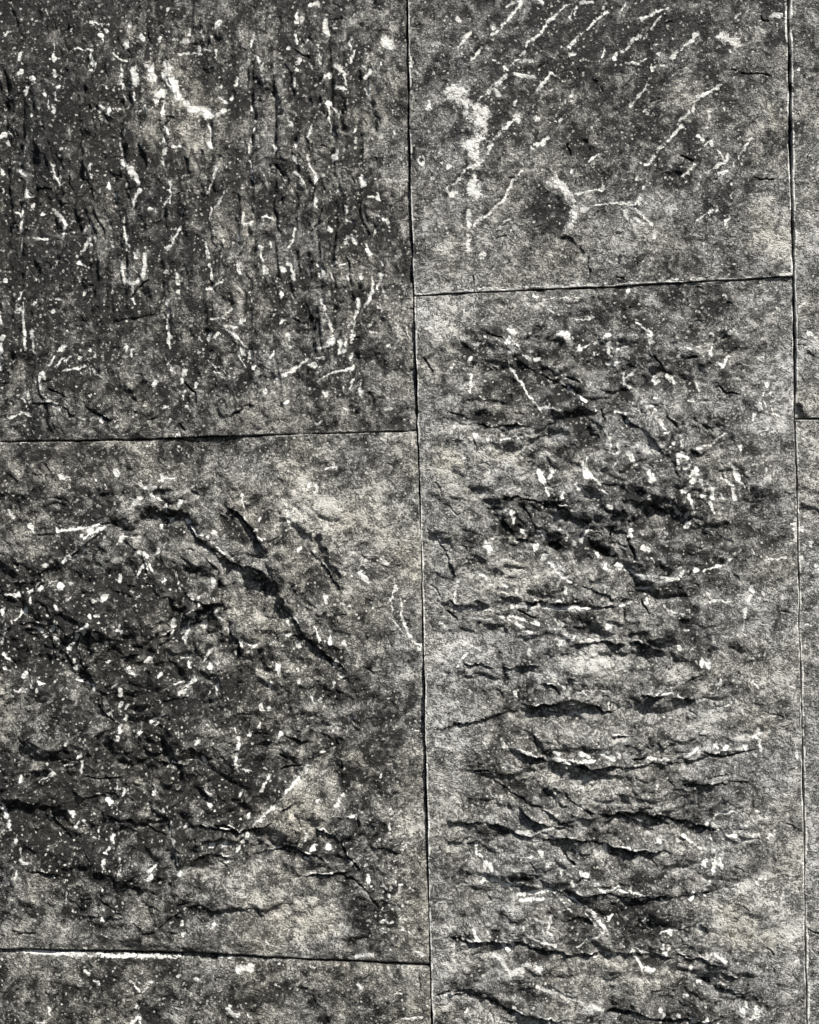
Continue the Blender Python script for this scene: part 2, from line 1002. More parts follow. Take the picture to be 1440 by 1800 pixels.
M10 1310,240 1440,250
M14 540,270 580,300 690,310
D9 970,410 945,408
D13 970,498
M11 490,590 545,640
P26 620,630 725,630
M10 730,620 790,605
M9 815,650 900,655
D17 1375,670 1085,717 755,750 430,755
D12 940,735 795,803 860,838 1110,1070 1295,1080 660,1135
M9 625,765 720,755
M14 415,690 415,750
P34 460,790 445,900
P26 480,800 490,830
M16 490,880 560,900
M16 560,910 690,910
M9 700,905 790,940
P30 640,960 790,940
P30 650,990 760,985
M18 945,825 960,850
D14 985,860
P26 905,890 915,910
M18 1040,900 1080,940
M10 1080,930 1180,910
M9 1160,930 1360,970
M6 1090,985 1300,975
M7 1380,990 1440,980
M6 820,950 910,1050
M6 850,940 950,1010
P26 1000,1040 1090,1140
M6 970,1040 1060,1150
M9 1080,1150 935,1230
M10 810,1070 780,1150
M11 780,1150 805,1170
P24 720,1085 760,1110
D14 620,1178
P22 395,1150 420,1200 460,1215
M9 470,1160 490,1180
M14 545,1220 580,1255
D16 600,1220
M12 700,1195 830,1220
P30 510,1280 590,1370
P44 590,1370 650,1360
P34 660,1330 750,1340
M9 740,1350 765,1400
M11 1100,1270 1230,1265
M14 1230,1240 1260,1300 1290,1370
M14 1260,1240 1340,1280
M26 1310,1348 1335,1352
D13 1410,1250 1430,1165 1390,1600
M8 1075,1415 1125,1408
P26 730,1440 860,1480 1080,1570
T120 820,1550 900,1570
D16 1380,1560
P26 240,1490 280,1490
T110 200,1590 280,1600
D10 360,1580
L6 1095,125 1220,120
C10 400,315 490,305
L3 500,180 620,210 760,240
L8 910,270 960,285 1120,290
C12 1220,238 1300,240
L9 630,480 740,560 890,610
K110 590,400 660,440
K60 760,430 860,440
K60 440,590 560,640
L4 860,410 940,480 1040,540
L6 1060,560 1150,540 1280,580 1350,650
L10 1260,530 1330,560 1440,590
L7 960,670 1100,690 1200,720 1290,735
C16 860,740 925,800
C10 930,900 960,870 1010,880
K40 600,880 700,890
L6 280,1450 400,1480 590,1560
K60 420,1480 600,1570
C10 200,1500 280,1470
L4 930,1265 1080,1275
L4 600,1210 850,1240
C24 1100,1580 1220,1580
C10 1160,930 1220,950
C16 1320,980 1420,960
K80 300,1180 350,1200
K60 900,1080 980,1100
K60 560,1080 640,1110
@ 960 1250
M16 720,225 800,185
M18 880,175 895,190
D14 940,205 850,600 600,1560 770,1620
M20 1045,180 1060,205
D20 1098,120 1030,1585 1105,1585
M14 1110,140 1125,205
D12 1315,235 1110,905 1105,520 515,1090 655,1160
M14 890,540 980,520
D12 975,505 1190,640 365,865
P34 875,600 895,620
M16 935,650 1000,650
D20 1170,650
M12 690,680 720,690
M12 720,655 815,715
P20 860,650 890,750
M22 845,770 825,810
M22 890,780 875,845
M16 905,770 915,810
M15 1155,885 1140,912 1115,905 1105,885 1125,862 1150,870 1155,885
D16 1285,865 755,1350 830,1350 835,1630
D10 1010,910 855,890 795,1120 1085,1620
P20 1295,945 1320,945
M13 750,985 775,945
M9 780,945 840,970
D12 1235,1060 910,1640
D16 1225,1080
M9 720,1130 590,1160
D18 615,1255
M10 680,1250 730,1285
M12 770,1270 850,1310
M10 875,1270 940,1310
M16 770,1390 820,1430
M9 880,1410 940,1440
M14 690,1590 700,1620
D10 1050,1540 1320,1310 1310,1370
T180 980,1060 1020,1100
T130 1000,1200 1150,1210
C12 800,205 920,235 1100,205
L4 800,215 920,240
L8 730,590 860,605
K50 860,620 900,700
C8 840,350 960,330
C8 590,1205 660,1230
C8 690,1270 760,1285
L5 800,1370 900,1365 1010,1400
C18 790,1400 850,1410
L6 860,1430 960,1450 1080,1500
C8 970,1495 1060,1490
K40 1060,1460 1090,1520
C7 1380,1150 1440,1180
@ 700 400
R14 90,352 160,350 235,342
R13 385,327 470,322 560,320
R16 620,316 760,312 900,305
R11 900,304 1010,300 1130,295
@ 960 400
R10 560,280 740,273 860,266
R9 0,314 120,309 380,296
@ 700 0
R8 72,1100 82,1340
@ 0 0
L6 2670,3735 3000,3687 3225,3750 3480,3648 3705,3696
L6 2640,3960 2880,3990 3120,4038 3450,4020 3720,3978 3990,3954
L6 2355,4320 2610,4347 2790,4392 3090,4419 3390,4482 3630,4500
L6 2580,4116 2850,4236 3030,4365
L7 3120,4275 3360,4290 3600,4323 3795,4368 3900,4470
L5 2520,4650 2790,4668 3120,4710 3480,4713 3870,4680
L6 2295,4920 2550,4950 2880,4992 3270,5016 3660,5040 3930,5106
L6 2295,5214 2550,5256 2760,5328 3030,5370
L5 3240,5316 3540,5364 3840,5376
L4 2280,3840 2550,3786 2760,3735
L5 2400,3480 2640,3516 2880,3504
L4 3540,4140 3750,4104 3990,4116
L5 2550,3120 2790,3174 3120,3192 3390,3150
L4 2580,2610 2790,2640 3000,2700 3180,2775
L4 2640,1800 2760,1920 2880,1995 3030,2070
L4 3240,2160 3390,2280 3510,2400 3600,2550
L3 2400,2220 2610,2235 2850,2250
L5 885,2700 1125,2886 1290,2994 1470,3174 1575,3315
L5 1275,3000 1410,3090 1530,3255 1680,3405 1830,3540
L4 0,3126 180,3045 390,2934 570,2796 750,2691
L5 390,3390 480,3570 570,3750 645,3855
L4 90,3300 270,3270 420,3390
L4 645,2850 750,2925 810,3090
L4 990,3240 900,3360 750,3450 540,3495
L5 1140,3990 1320,3930 1500,3870 1680,3900
L5 990,4320 1200,4380 1410,4350 1620,4200
L4 630,4020 840,3990 1050,4035
L4 1290,4500 1500,4470 1680,4500 1920,4680
"""
def parse():
    ox = oy = 0; out = []
    for ln in RAW.split('\n'):
        f = ln.split()
        if not f: continue
        if f[0] == '@': ox, oy = float(f[1]), float(f[2]); continue
        k = f[0][0]; w = float(f[0][1:])
        pts = [(ox + float(p.split(',')[0])/3, oy + float(p.split(',')[1])/3) for p in f[1:]]
        if k == 'D':
            for p in pts:
                rr = random.Random(int(p[0]*31 + p[1]*17)); a = rr.uniform(0.6, 2.2); l = w/3*rr.uniform(0.5, 1.5)
                q = (p[0]+l*math.cos(a), p[1]-l*math.sin(a)); z = (p[0]-l*0.5*math.cos(a), p[1]+l*0.5*math.sin(a))
                out.append(('D', 2*w/3*rr.uniform(0.42, 0.72), [z, q]))
        elif k == 'L': out.append((k, w, pts))
        else: out.append((k, w/3, pts))
    return out
ITEMS = parse()

# wall brightness put into colour, mineral dust and fall of light together, on a coarse grid over the wall (0 darkest, 9 pale)
BRIGHTNESS = np.array([[int(c) for c in r] for r in """122223322233
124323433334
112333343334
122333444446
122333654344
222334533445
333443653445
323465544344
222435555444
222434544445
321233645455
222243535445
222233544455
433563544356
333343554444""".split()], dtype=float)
# how deeply the face is broken, on the same grid (0 flat, 8 crumpled)
RELIEF = np.array([[int(c) for c in r] for r in """455553133332
666666133332
666674223332
556675213331
544675145542
533554467642
322222467753
456632368752
778763368642
888863356642
788764258842
787764258852
667675378752
355434377643
343433566653""".split()], dtype=float)*9/8
def grid_at(x, y, D=None):
    u = np.clip(x/120.0 - 0.5, 0, 10.999); v = np.clip(y/120.0 - 0.5, 0, 13.999)
    i = u.astype(int); j = v.astype(int); fu = u-i; fv = v-j
    fu = fu*fu*(3-2*fu); fv = fv*fv*(3-2*fv)
    D = BRIGHTNESS if D is None else D
    return ((D[j,i]*(1-fu)+D[j,i+1]*fu)*(1-fv) + (D[j+1,i]*(1-fu)+D[j+1,i+1]*fu)*fv) / 9.0

def axis(a, b, lo, hi):
    """sample positions from a to b, fine inside the part of the wall the photo shows, coarse outside"""
    a2, b2 = max(a, lo), min(b, hi)
    n = int((b2-a2)/STEP)
    s = list(np.linspace(a2, b2, n+1))
    if a < a2: s = list(np.linspace(a, a2, int((a2-a)/7)+2)[:-1]) + s
    if b > b2: s = s + list(np.linspace(b2, b, int((b-b2)/7)+2)[1:])
    return np.array(s)

def poly_dist(X, Y, pts):
    """distance to a polyline, arc position 0..1 and signed side (+ = below / left, away from the sun)"""
    if len(pts) == 1:
        d = np.hypot(X-pts[0][0], Y-pts[0][1]); return d, d*0+0.5, d
    L = [math.hypot(q[0]-p[0], q[1]-p[1]) for p, q in zip(pts[:-1], pts[1:])]; T = sum(L) or 1
    best = None; acc = 0
    for (p, q), l in zip(zip(pts[:-1], pts[1:]), L):
        l = max(l, 1e-3)
        ux, uy = (q[0]-p[0])/l, (q[1]-p[1])/l
        t = np.clip((X-p[0])*ux + (Y-p[1])*uy, 0, l)
        dx = X-(p[0]+ux*t); dy = Y-(p[1]+uy*t)
        d = np.hypot(dx, dy)
        nx, ny = -uy, ux
        if nx*(-0.4) + ny*1.0 < 0: nx, ny = -nx, -ny
        s = np.sign(dx*nx + dy*ny) * d
        tt = (acc + t)/T
        if best is None: best = [d, tt, s]
        else:
            m = d < best[0]
            best = [np.where(m, d, best[0]), np.where(m, tt, best[1]), np.where(m, s, best[2])]
        acc += l
    return best

# broken flat faces between the ledges: depth, slope across, slope down, paler or darker colour, outline
FACETS = [
 (-5, -.05, .10, .16, [(376,972),(440,1000),(478,1025),(512,1075),(500,1112),(455,1105),(402,1098),(392,1050)]),
 (1, .0, .10, .10, [(555,1325),(592,1308),(604,1395),(575,1418),(500,1432),(470,1425),(520,1365)]),
 (-4, .05, .16, .05, [(255,895),(330,905),(370,960),(390,1060),(330,1080),(250,1010),(235,940)]),
 (-6, .0, -.10, -.10, [(140,1160),(210,1175),(330,1160),(390,1200),(350,1260),(210,1280),(150,1230)]),
 (1, -.04, .08, .0, [(20,1160),(110,1150),(190,1230),(170,1300),(80,1330),(10,1270)]),
 (-5, .08, .12, .02, [(75,1420),(110,1415),(150,1490),(150,1520),(60,1525)]),
 (4, -.06, .14, .05, [(170,1440),(300,1445),(320,1510),(260,1560),(170,1530)]),
 (2, .0, .13, .12, [(360,1470),(520,1480),(560,1530),(470,1600),(330,1590),(300,1540)]),
 (-3, -.1, .1, -.05, [(480,905),(560,945),(610,1040),(560,1075),(500,1010)]),
 (3, .0, .15, .12, [(905,1195),(960,1145),(1180,1145),(1235,1190),(1120,1205),(1000,1205)]),
 (4, .0, .16, .12, [(880,1250),(1080,1238),(1220,1245),(1180,1310),(960,1315)]),
 (2, .02, .14, .12, [(870,1370),(1000,1380),(1060,1425),(1180,1420),(1120,1365),(960,1345)]),
 (4, -.05, .15, .08, [(800,1395),(890,1410),(950,1455),(850,1460),(790,1440)]),
 (-7, .0, .02, -.12, [(880,1365),(950,1370),(1010,1440),(990,1460),(900,1400)]),
 (-7, .0, .0, -.2, [(900,905),(940,940),(1010,935),(1080,965),(1060,985),(960,965),(900,930)]),
 (4, .05, .15, .03, [(780,1480),(850,1470),(980,1500),(900,1540),(800,1530)]),
 (5, .0, .15, .05, [(980,1490),(1150,1500),(1180,1555),(1020,1550)]),
 (3, .0, .13, .05, [(770,1110),(880,1100),(940,1150),(890,1190),(780,1180)]),
 (3, .1, .12, .05, [(750,930),(790,950),(860,1060),(800,1070),(760,1050)]),
 (4, .0, .14, .0, [(1090,880),(1190,890),(1240,960),(1180,1000),(1100,980)]),
]
# ---------------------------------------------------------------- material
def slate_material():
    m = bpy.data.materials.new('riven_slate'); m.use_nodes = True
    nt = m.node_tree; N = nt.nodes; N.clear(); Lk = nt.links.new
    def nd(t, **kw):
        n = N.new(t)
        for k, v in kw.items(): setattr(n, k, v)
        return n
    def val(n, i, v): n.inputs[i].default_value = v
    def mth(op, a, b=None, clamp=False, c=None):
        n = nd('ShaderNodeMath', operation=op); n.use_clamp = clamp
        for i, s in enumerate((a, b, c)):
            if s is None: continue
            if isinstance(s, (int, float)): n.inputs[i].default_value = s
            else: Lk(s, n.inputs[i])
        return n.outputs[0]
    def ramp(s, a, b):
        n = nd('ShaderNodeMapRange'); n.interpolation_type = 'SMOOTHSTEP'
        Lk(s, n.inputs['Value'])
        for k, v in (('From Min', a), ('From Max', b)):
            if isinstance(v, (int, float)): n.inputs[k].default_value = v
            else: Lk(v, n.inputs[k])
        return n.outputs['Result']
    def att(name):
        n = nd('ShaderNodeAttribute'); n.attribute_name = name; return n.outputs['Fac']
    def mix(f, a, b):
        n = nd('ShaderNodeMix', data_type='RGBA')
        if isinstance(f, (int, float)): n.inputs[0].default_value = f
        else: Lk(f, n.inputs[0])
        for i, s in ((6, a), (7, b)):
            if isinstance(s, tuple): n.inputs[i].default_value = s + (1,)
            else: Lk(s, n.inputs[i])
        return n.outputs[2]
    tc = nd('ShaderNodeTexCoord'); oi = nd('ShaderNodeObjectInfo')
    off = nd('ShaderNodeVectorMath', operation='SCALE'); 
    cmb = nd('ShaderNodeCombineXYZ'); Lk(oi.outputs['Random'], cmb.inputs[0]); Lk(oi.outputs['Random'], cmb.inputs[2])
    Lk(cmb.outputs[0], off.inputs[0]); off.inputs['Scale'].default_value = 37.0
    add = nd('ShaderNodeVectorMath', operation='ADD'); Lk(tc.outputs['Object'], add.inputs[0]); Lk(off.outputs[0], add.inputs[1])
    P = add.outputs[0]
    def noise(scale, detail=4, rough=0.6, dist=0.0, vec=None):
        n = nd('ShaderNodeTexNoise'); Lk(vec or P, n.inputs['Vector'])
        n.inputs['Scale'].default_value = scale; n.inputs['Detail'].default_value = detail
        n.inputs['Roughness'].default_value = rough; n.inputs['Distortion'].default_value = dist
        return n.outputs['Fac']
    dust_shade = att('dust_shade'); chip = att('chip'); tint = att('tint')
    g0 = noise(265, 3, 0.78, 0.3); gs = noise(26, 4, 0.6, 0.8)
    wv = nd('ShaderNodeTexNoise'); Lk(P, wv.inputs['Vector']); wv.inputs['Scale'].default_value = 14; wv.inputs['Detail'].default_value = 3
    wsc = nd('ShaderNodeVectorMath', operation='SCALE'); Lk(wv.outputs['Color'], wsc.inputs[0]); wsc.inputs['Scale'].default_value = 0.16
    wad = nd('ShaderNodeVectorMath', operation='ADD'); Lk(P, wad.inputs[0]); Lk(wsc.outputs[0], wad.inputs[1])
    mp = nd('ShaderNodeMapping'); Lk(wad.outputs[0], mp.inputs['Vector']); mp.inputs['Scale'].default_value = (0.22, 1, 1); mp.inputs['Rotation'].default_value = (0, 0.5, 0)
    fib = noise(330, 3, 0.7, 0.0, mp.outputs[0])
    grain = mth('MULTIPLY_ADD', mth('SUBTRACT', mth('ADD', mth('MULTIPLY', g0, 0.9), mth('MULTIPLY', fib, 1.1)), 1.0), mth('MULTIPLY_ADD', gs, 1.1, c=0.17), c=0.5)
    mid = noise(62, 5, 0.70, 0.7)
    hair = noise(125, 1.5, 0.5, 2.8)
    hair2 = noise(290, 1, 0.5, 3.0)
    def dots(scale, lo, rad):
        v = nd('ShaderNodeTexVoronoi'); v.feature = 'F1'; Lk(P, v.inputs['Vector']); v.inputs['Scale'].default_value = scale
        sp_ = nd('ShaderNodeSeparateColor'); Lk(v.outputs['Color'], sp_.inputs[0])
        r = mth('MULTIPLY', mth('MULTIPLY', ramp(sp_.outputs[0], lo, 1.0), rad), mth('MULTIPLY_ADD', grain, 3.2, c=-0.75))
        return ramp(v.outputs['Distance'], r, mth('MULTIPLY', r, 0.55))
    dens = mth('MULTIPLY_ADD', mid, -1.3, c=1.42)
    dots1 = dots(260, dens, 0.62)
    dots2 = dots(120, mth('ADD', dens, 0.16), 0.34)
    # pale film: where grain rises over a threshold that dust and painted light lower
    t = mth('MULTIPLY_ADD', dust_shade, -0.27, c=0.685)
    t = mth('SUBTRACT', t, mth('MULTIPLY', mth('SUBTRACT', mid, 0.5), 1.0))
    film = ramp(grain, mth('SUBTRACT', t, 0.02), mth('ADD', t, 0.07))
    ridge = ramp(mth('ABSOLUTE', mth('SUBTRACT', hair, 0.5)), 0.034, 0.006)
    ridge2 = ramp(mth('ABSOLUTE', mth('SUBTRACT', hair2, 0.5)), 0.045, 0.008)
    hs = mth('MULTIPLY', mth('MAXIMUM', ridge, mth('MULTIPLY', ridge2, 0.8)), ramp(mth('ADD', mid, mth('MULTIPLY', dust_shade, 0.45)), 0.50, 0.72))
    base = mix(ramp(mid, 0.3, 0.7), (0.006, 0.006, 0.0058), (0.024, 0.0238, 0.023))
    base = mix(mth('MULTIPLY', ramp(noise(9, 3), 0.45, 0.7), 0.5), base, (0.034, 0.032, 0.027))
    base = mix(mth('MULTIPLY', tint, 0.35), base, (0.026, 0.0235, 0.0175))
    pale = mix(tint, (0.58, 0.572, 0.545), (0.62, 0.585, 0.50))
    c = mix(mth('MULTIPLY', mth('MULTIPLY', dust_shade, dust_shade), 0.08), base, pale)
    c = mix(mth('MULTIPLY', film, mth('MULTIPLY_ADD', dust_shade, 1.05, c=0.15), True), c, pale)
    c = mix(mth('MULTIPLY', hs, 0.78), c, pale)
    c = mix(mth('MULTIPLY', dots1, 0.6), c, (0.66, 0.64, 0.58))
    c = mix(mth('MULTIPLY', dots2, 0.80), c, (0.70, 0.68, 0.62))
    # bruises are crushed stone: stippled when faint, solid when strong
    th = mth('SUBTRACT', 0.80, mth('MULTIPLY', chip, 0.60))
    st = ramp(grain, mth('SUBTRACT', th, 0.07), mth('ADD', th, 0.09))
    st = mth('MULTIPLY', st, ramp(chip, 0.03, 0.22))
    st = mth('MULTIPLY', st, mth('MULTIPLY_ADD', chip, 0.35, c=0.62), True)
    c = mix(st, c, (0.90, 0.885, 0.83))
    bs = nd('ShaderNodeBsdfPrincipled'); Lk(c, bs.inputs['Base Color'])
    Lk(mth('MULTIPLY_ADD', mid, 0.25, c=0.26), bs.inputs['Roughness'])
    bs.inputs['Specular IOR Level'].default_value = 0.28
    hsum = mth('ADD', mth('MULTIPLY', grain, 1.5), mth('MULTIPLY', mid, 1.5))
    hsum = mth('ADD', hsum, mth('MULTIPLY', hair, 0.9))
    hsum = mth('ADD', hsum, mth('MULTIPLY', st, 0.25))
    bp = nd('ShaderNodeBump'); Lk(hsum, bp.inputs['Height'])
    bp.inputs['Strength'].default_value = 1.0; bp.inputs['Distance'].default_value = 0.0024
    Lk(bp.outputs[0], bs.inputs['Normal'])
    out = nd('ShaderNodeOutputMaterial'); Lk(bs.outputs[0], out.inputs['Surface'])
    return m
SLATE = slate_material()

# ---------------------------------------------------------------- slabs
def slab(name, label, left, right, top, bottom, xr, yr, base, seed, terr, aniso, bevel, tool, group='riven slate cladding tiles on the wall',
         raise_fn=None, warm=0.0):
    xs = axis(xr[0], xr[1], -25, 1465); ys = axis(yr[0], yr[1], -25, 1825)
    u = (xs - xs[0])/(xs[-1]-xs[0]); v = (ys - ys[0])/(ys[-1]-ys[0])
    # edges waver a little
    def wav(t, s, a=1.25):
        t = np.asarray(t, dtype=float)
        return a*fbm(t, t*0+3.3, 46.0, 4, seed+s, 0.62)
    XL = left(ys) + wav(ys, 201); XR = right(ys) - wav(ys, 202)
    YT = top(xs) + wav(xs, 203); YB = bottom(xs) - wav(xs, 204)
    U, V = np.meshgrid(u, v)
    # Coons-like blend: x from the left and right edges, y from the top and bottom ones
    X = XL[:, None]*(1-U) + XR[:, None]*U
    Y = YT[None, :]*(1-V) + YB[None, :]*V
    ny, nx = X.shape
    dl = X - XL[:, None]; dr = XR[:, None] - X; dt = Y - YT[None, :]; db = YB[None, :] - Y

    # ---- relief, in photograph units
    H = np.zeros_like(X)
    wx = X + 14*fbm(X, Y, 60, 3, seed+1); wy = Y + 14*fbm(X, Y, 60, 3, seed+11)
    H += 5.0*fbm(wx, wy, 330, 3, seed+20)
    edge = np.minimum(np.minimum(dl, dr), np.minimum(dt, db))
    inner = sstep(-25, 70, edge + 50*fbm(X, Y, 90, 3, seed+31, 0.6))*sstep(0, 14, edge)
    inner = inner*np.clip(grid_at(X + 45*fbm(X, Y, 100, 3, seed+32), Y + 45*fbm(X, Y, 100, 3, seed+33), RELIEF), 0.08, 1.2)
    # riven plates: terraces of a warped field
    f = fbm(wx/aniso[0], wy/aniso[1], 120, 4, seed+40, 0.45)*terr[1]
    fl = np.floor(f); fr = f - fl
    plate = fl + sstep(0.80, 1.0, fr)
    sharp = sstep(-0.25, 0.45, fbm(X, Y, 95, 2, seed+45))
    H += terr[0]*inner*((fl + fr)*(1-sharp) + sharp*(plate + 0.35*fr))
    f2 = fbm(wx/aniso[0]+400, wy/aniso[1], 55, 3, seed+50, 0.5)*2.2
    fl2 = np.floor(f2); fr2 = f2-fl2
    sh2 = sstep(-0.1, 0.5, fbm(X, Y, 60, 2, seed+55))
    H += terr[0]*0.40*inner*((fl2+fr2)*(1-sh2) + sh2*(fl2 + sstep(0.6, 1.0, fr2)))
    cr = np.abs(fbm(wx/aniso[0]+90, wy/aniso[1]+50, 150, 4, seed+65, 0.52))
    H += terr[3]*inner*cr
    lump = np.abs(fbm(wx/aniso[0]+190, wy/aniso[1]+350, 52, 3, seed+66, 0.55))
    H += 0.60*terr[3]*inner*lump
    crease_shade = 0.10*np.minimum(terr[3]/8, 1)*inner*(sstep(0.0, 0.25, cr)-1)  # shade painted into the colour of the crease bottoms
    rg = 1-np.abs(fbm(wx/aniso[0], wy/aniso[1], 42, 3, seed+60))*2
    H += terr[2]*inner*rg
    H += 2.1*fbm(X, Y, 28, 4, seed+70, 0.6) + 0.75*fbm(X, Y, 7.5, 3, seed+75, 0.65)*(0.6+0.4*inner)

    dust_shade = grid_at(X + 25*fbm(X, Y, 70, 2, seed+80), Y + 25*fbm(X, Y, 70, 2, seed+85)) *1.40 - 0.20 + 0.30*fbm(X, Y, 60, 5, seed+90, 0.62) + 0.20*fbm(wx/aniso[0], wy/aniso[1], 22, 3, seed+92, 0.6)  # mineral dust together with the light and shade painted into the colour
    dust_shade = dust_shade + crease_shade
    chip = np.zeros_like(X); tint = np.clip(warm + 0.3*fbm(X, Y, 90, 2, seed+95), 0, 1)

    # furrows left by tooling
    for (x0, y0, x1, y1, dep, wd) in tool:
        pts = [(x0, y0), ((x0+x1)/2 + 3, (y0+y1)/2), (x1, y1)]
        d, t, s = poly_dist(X + 5*vnoise(X/30, Y/30, seed+97), Y, pts)
        H -= dep*np.exp(-(d/wd)**2)*sstep(0, .1, t)*sstep(1, .9, t)*(0.6+0.4*vnoise(X/14, Y/14, seed+98))
        dust_shade -= 0.20*np.exp(-(d/(wd*1.6))**2)*(0.6+0.6*vnoise(X/14, Y/14, seed+98))  # darker colour along the furrow

    # ragged coordinates for every traced stroke
    rx = X + 1.5*fbm(X, Y, 7.0, 2, seed+101) + 1.6*vnoise(X/15, Y/15, seed+103)
    ry = Y + 1.5*fbm(X, Y, 7.0, 2, seed+105) + 1.6*vnoise(X/15, Y/15, seed+107)
    cx = X + 3.4*fbm(X, Y, 24.0, 3, seed+108, 0.6); cy = Y + 3.4*fbm(X, Y, 24.0, 3, seed+109, 0.6)
    lx = X + 7.5*fbm(X, Y, 46.0, 5, seed+170, 0.66); ly = Y + 8.5*fbm(X, Y, 46.0, 5, seed+180, 0.66)
    rough = fbm(X, Y, 5.0, 2, seed+110); rough2 = fbm(X, Y, 11.0, 2, seed+112)
    xm = X[ny//2]; ym = Y[:, nx//2]
    def win(pts, pad):
        a = min(p[0] for p in pts)-pad-30; b = max(p[0] for p in pts)+pad+30
        c = min(p[1] for p in pts)-pad-30; d = max(p[1] for p in pts)+pad+30
        i0, i1 = np.searchsorted(xm, [a, b]); j0, j1 = np.searchsorted(ym, [c, d])
        return (slice(j0, j1), slice(i0, i1)) if i1-i0 > 2 and j1-j0 > 2 else None
    def belongs(pts):
        mx = sum(p[0] for p in pts)/len(pts); my = sum(p[1] for p in pts)/len(pts)
        return left(np.array([my]))[0] <= mx < right(np.array([my]))[0] and top(np.array([mx]))[0] <= my < bottom(np.array([mx]))[0]
    def mark(w, pts, gain=1.0):
        s = win(pts, w)
        if not s: return
        d, t, _ = poly_dist(rx[s], ry[s], pts)
        hw = w/2 + 0.35
        if len(pts) > 1:
            Lp = sum(math.hypot(q[0]-p[0], q[1]-p[1]) for p, q in zip(pts[:-1], pts[1:]))
            if Lp > 8:
                hw = hw*(0.55 + 0.75*t if (int(pts[0][0]) % 2) else 1.30 - 0.75*t)
                hw = hw*(1 + 0.45*vnoise(X[s]/6.5, Y[s]/6.5, seed+113))
        gn = gain*(0.88 + 0.42*((int(pts[0][0]*7 + pts[0][1]*13) % 10)/9.0 - 0.3))
        m = sstep(hw+1.3, hw-0.7, d + (1.2+0.08*w)*rough[s] + (0.6+0.10*w)*rough2[s])*gn*np.clip(1.02 + 0.50*rough2[s], 0.5, 1.15)
        m = np.maximum(m, 0.48*gn*np.exp(-np.maximum(d-hw, 0)/3.6)*(0.8+0.6*rough2[s]))
        chip[s] = np.maximum(chip[s], m)
        H[s] -= m*(1.5 if (int(pts[0][0]*3+pts[0][1]*5) % 5) < 3 else -0.6)
    for off_, gx, gy, dd_, poly in FACETS:
        if not belongs(poly): continue
        s = win(poly, 10)
        px_, py_ = cx[s], cy[s]; inside = np.zeros(px_.shape, bool)
        for (x1, y1), (x2, y2) in zip(poly, poly[1:]+poly[:1]):
            inside ^= ((y1 > py_) != (y2 > py_)) & (px_ < (x2-x1)*(py_-y1)/((y2-y1) or 1e-6) + x1)
        d, _, _ = poly_dist(px_, py_, poly+poly[:1])
        g = sstep(-5, 8, np.where(inside, d, -d) + 5*rough2[s])
        mx = sum(p[0] for p in poly)/len(poly); my = sum(p[1] for p in poly)/len(poly)
        H[s] = H[s]*(1-0.22*g) + g*(0.5*off_ + gx*(X[s]-mx) + gy*(Y[s]-my)); dust_shade[s] += dd_*g
    rs = random.Random(seed)
    for k, w, pts in ITEMS:
        if not belongs(pts): continue
        if k == 'M': mark(w*0.80, pts)
        elif k == 'D': mark(w, pts)
        elif k == 'R':
            s = win(pts, w); d, t, _ = poly_dist(rx[s], Y[s], pts)
            chip[s] = np.maximum(chip[s], np.clip(0.72+0.35*rough2[s], .2, .9)*sstep(w/2+1.5, w/2-1.5, d+1.6*rough[s]+1.5*rough2[s]+2.2*(1-sstep(0, .15, t)*sstep(1, .8, t))))
        elif k in 'PQSTK':
            s = win(pts, w)
            if not s: continue
            d, t, _ = poly_dist(X[s] + 0.22*w*fbm(X[s], Y[s], 16, 3, seed+120), Y[s] + 0.22*w*fbm(X[s], Y[s], 16, 3, seed+125), pts)
            g = sstep(w*0.68, w*0.12, d)
            if k == 'P': chip[s] = np.maximum(chip[s], g*np.clip(0.78+0.16*rough[s]+0.28*rough2[s], 0.25, 1)); dust_shade[s] += 0.25*g
            elif k == 'Q': dust_shade[s] += 0.30*g
            elif k == 'T': dust_shade[s] += 0.22*g*(1+0.8*rough2[s]); tint[s] += 0.45*g
            elif k == 'S': chip[s] = np.maximum(chip[s], g*np.clip(0.1+0.62*fbm(X[s], Y[s], 6, 2, seed+130), 0, 1))
            else: dust_shade[s] -= 0.36*g; H[s] -= 3.0*g*(1+0.8*fbm(X[s], Y[s], 18, 3, seed+160)); chip[s] *= (1-0.4*g)  # last branch: darker colour over a recessed patch
        elif k == 'C':
            s = win(pts, w)
            if not s: continue
            d, t, _ = poly_dist(cx[s], cy[s], pts)
            tp = sstep(0, .12, t)*sstep(1, .88, t) if len(pts) > 1 else 1
            hw = w*0.42*(0.5+0.5*tp)
            dep = 2.2 + 0.75*w
            H[s] -= dep*tp*sstep(hw+1.0, hw-0.6, d)
            dust_shade[s] -= 0.4*sstep(hw+1.2, hw-0.2, d)  # darker colour along the crack
        elif k == 'L':
            s = win(pts, 110)
            if not s: continue
            d, t, sd = poly_dist(lx[s], ly[s], pts)
            tp = sstep(0, .16, t)*sstep(1, .84, t)
            tp = tp*np.clip(0.72+0.75*vnoise(X[s]/23, Y[s]/23, seed+140), 0.08, 1.25)
            dd = np.abs(sd)
            lip = sstep(3.2, 1.2, np.abs(sd+1.6+1.2*rough2[s]))*sstep(0.05, 0.5, rough2[s]+0.8*vnoise(X[s]/17, Y[s]/17, seed+145))
            hi = np.exp(-dd/(12+3.2*w)); lo = np.exp(-dd/(7+1.3*w))
            stepf = sstep(-0.9, 0.9, sd)
            H[s] += tp*np.exp(-(np.maximum(d-dd, 0)/18)**2)*(w*0.75*hi*(1-stepf) - w*0.62*lo*stepf)
            chip[s] = np.maximum(chip[s], 0.85*tp*lip*min(1, w/5))
            dust_shade[s] -= 0.30*tp*np.exp(-((sd-1.5)/2.2)**2)  # ledge shadow painted into the colour, on the side away from the sun
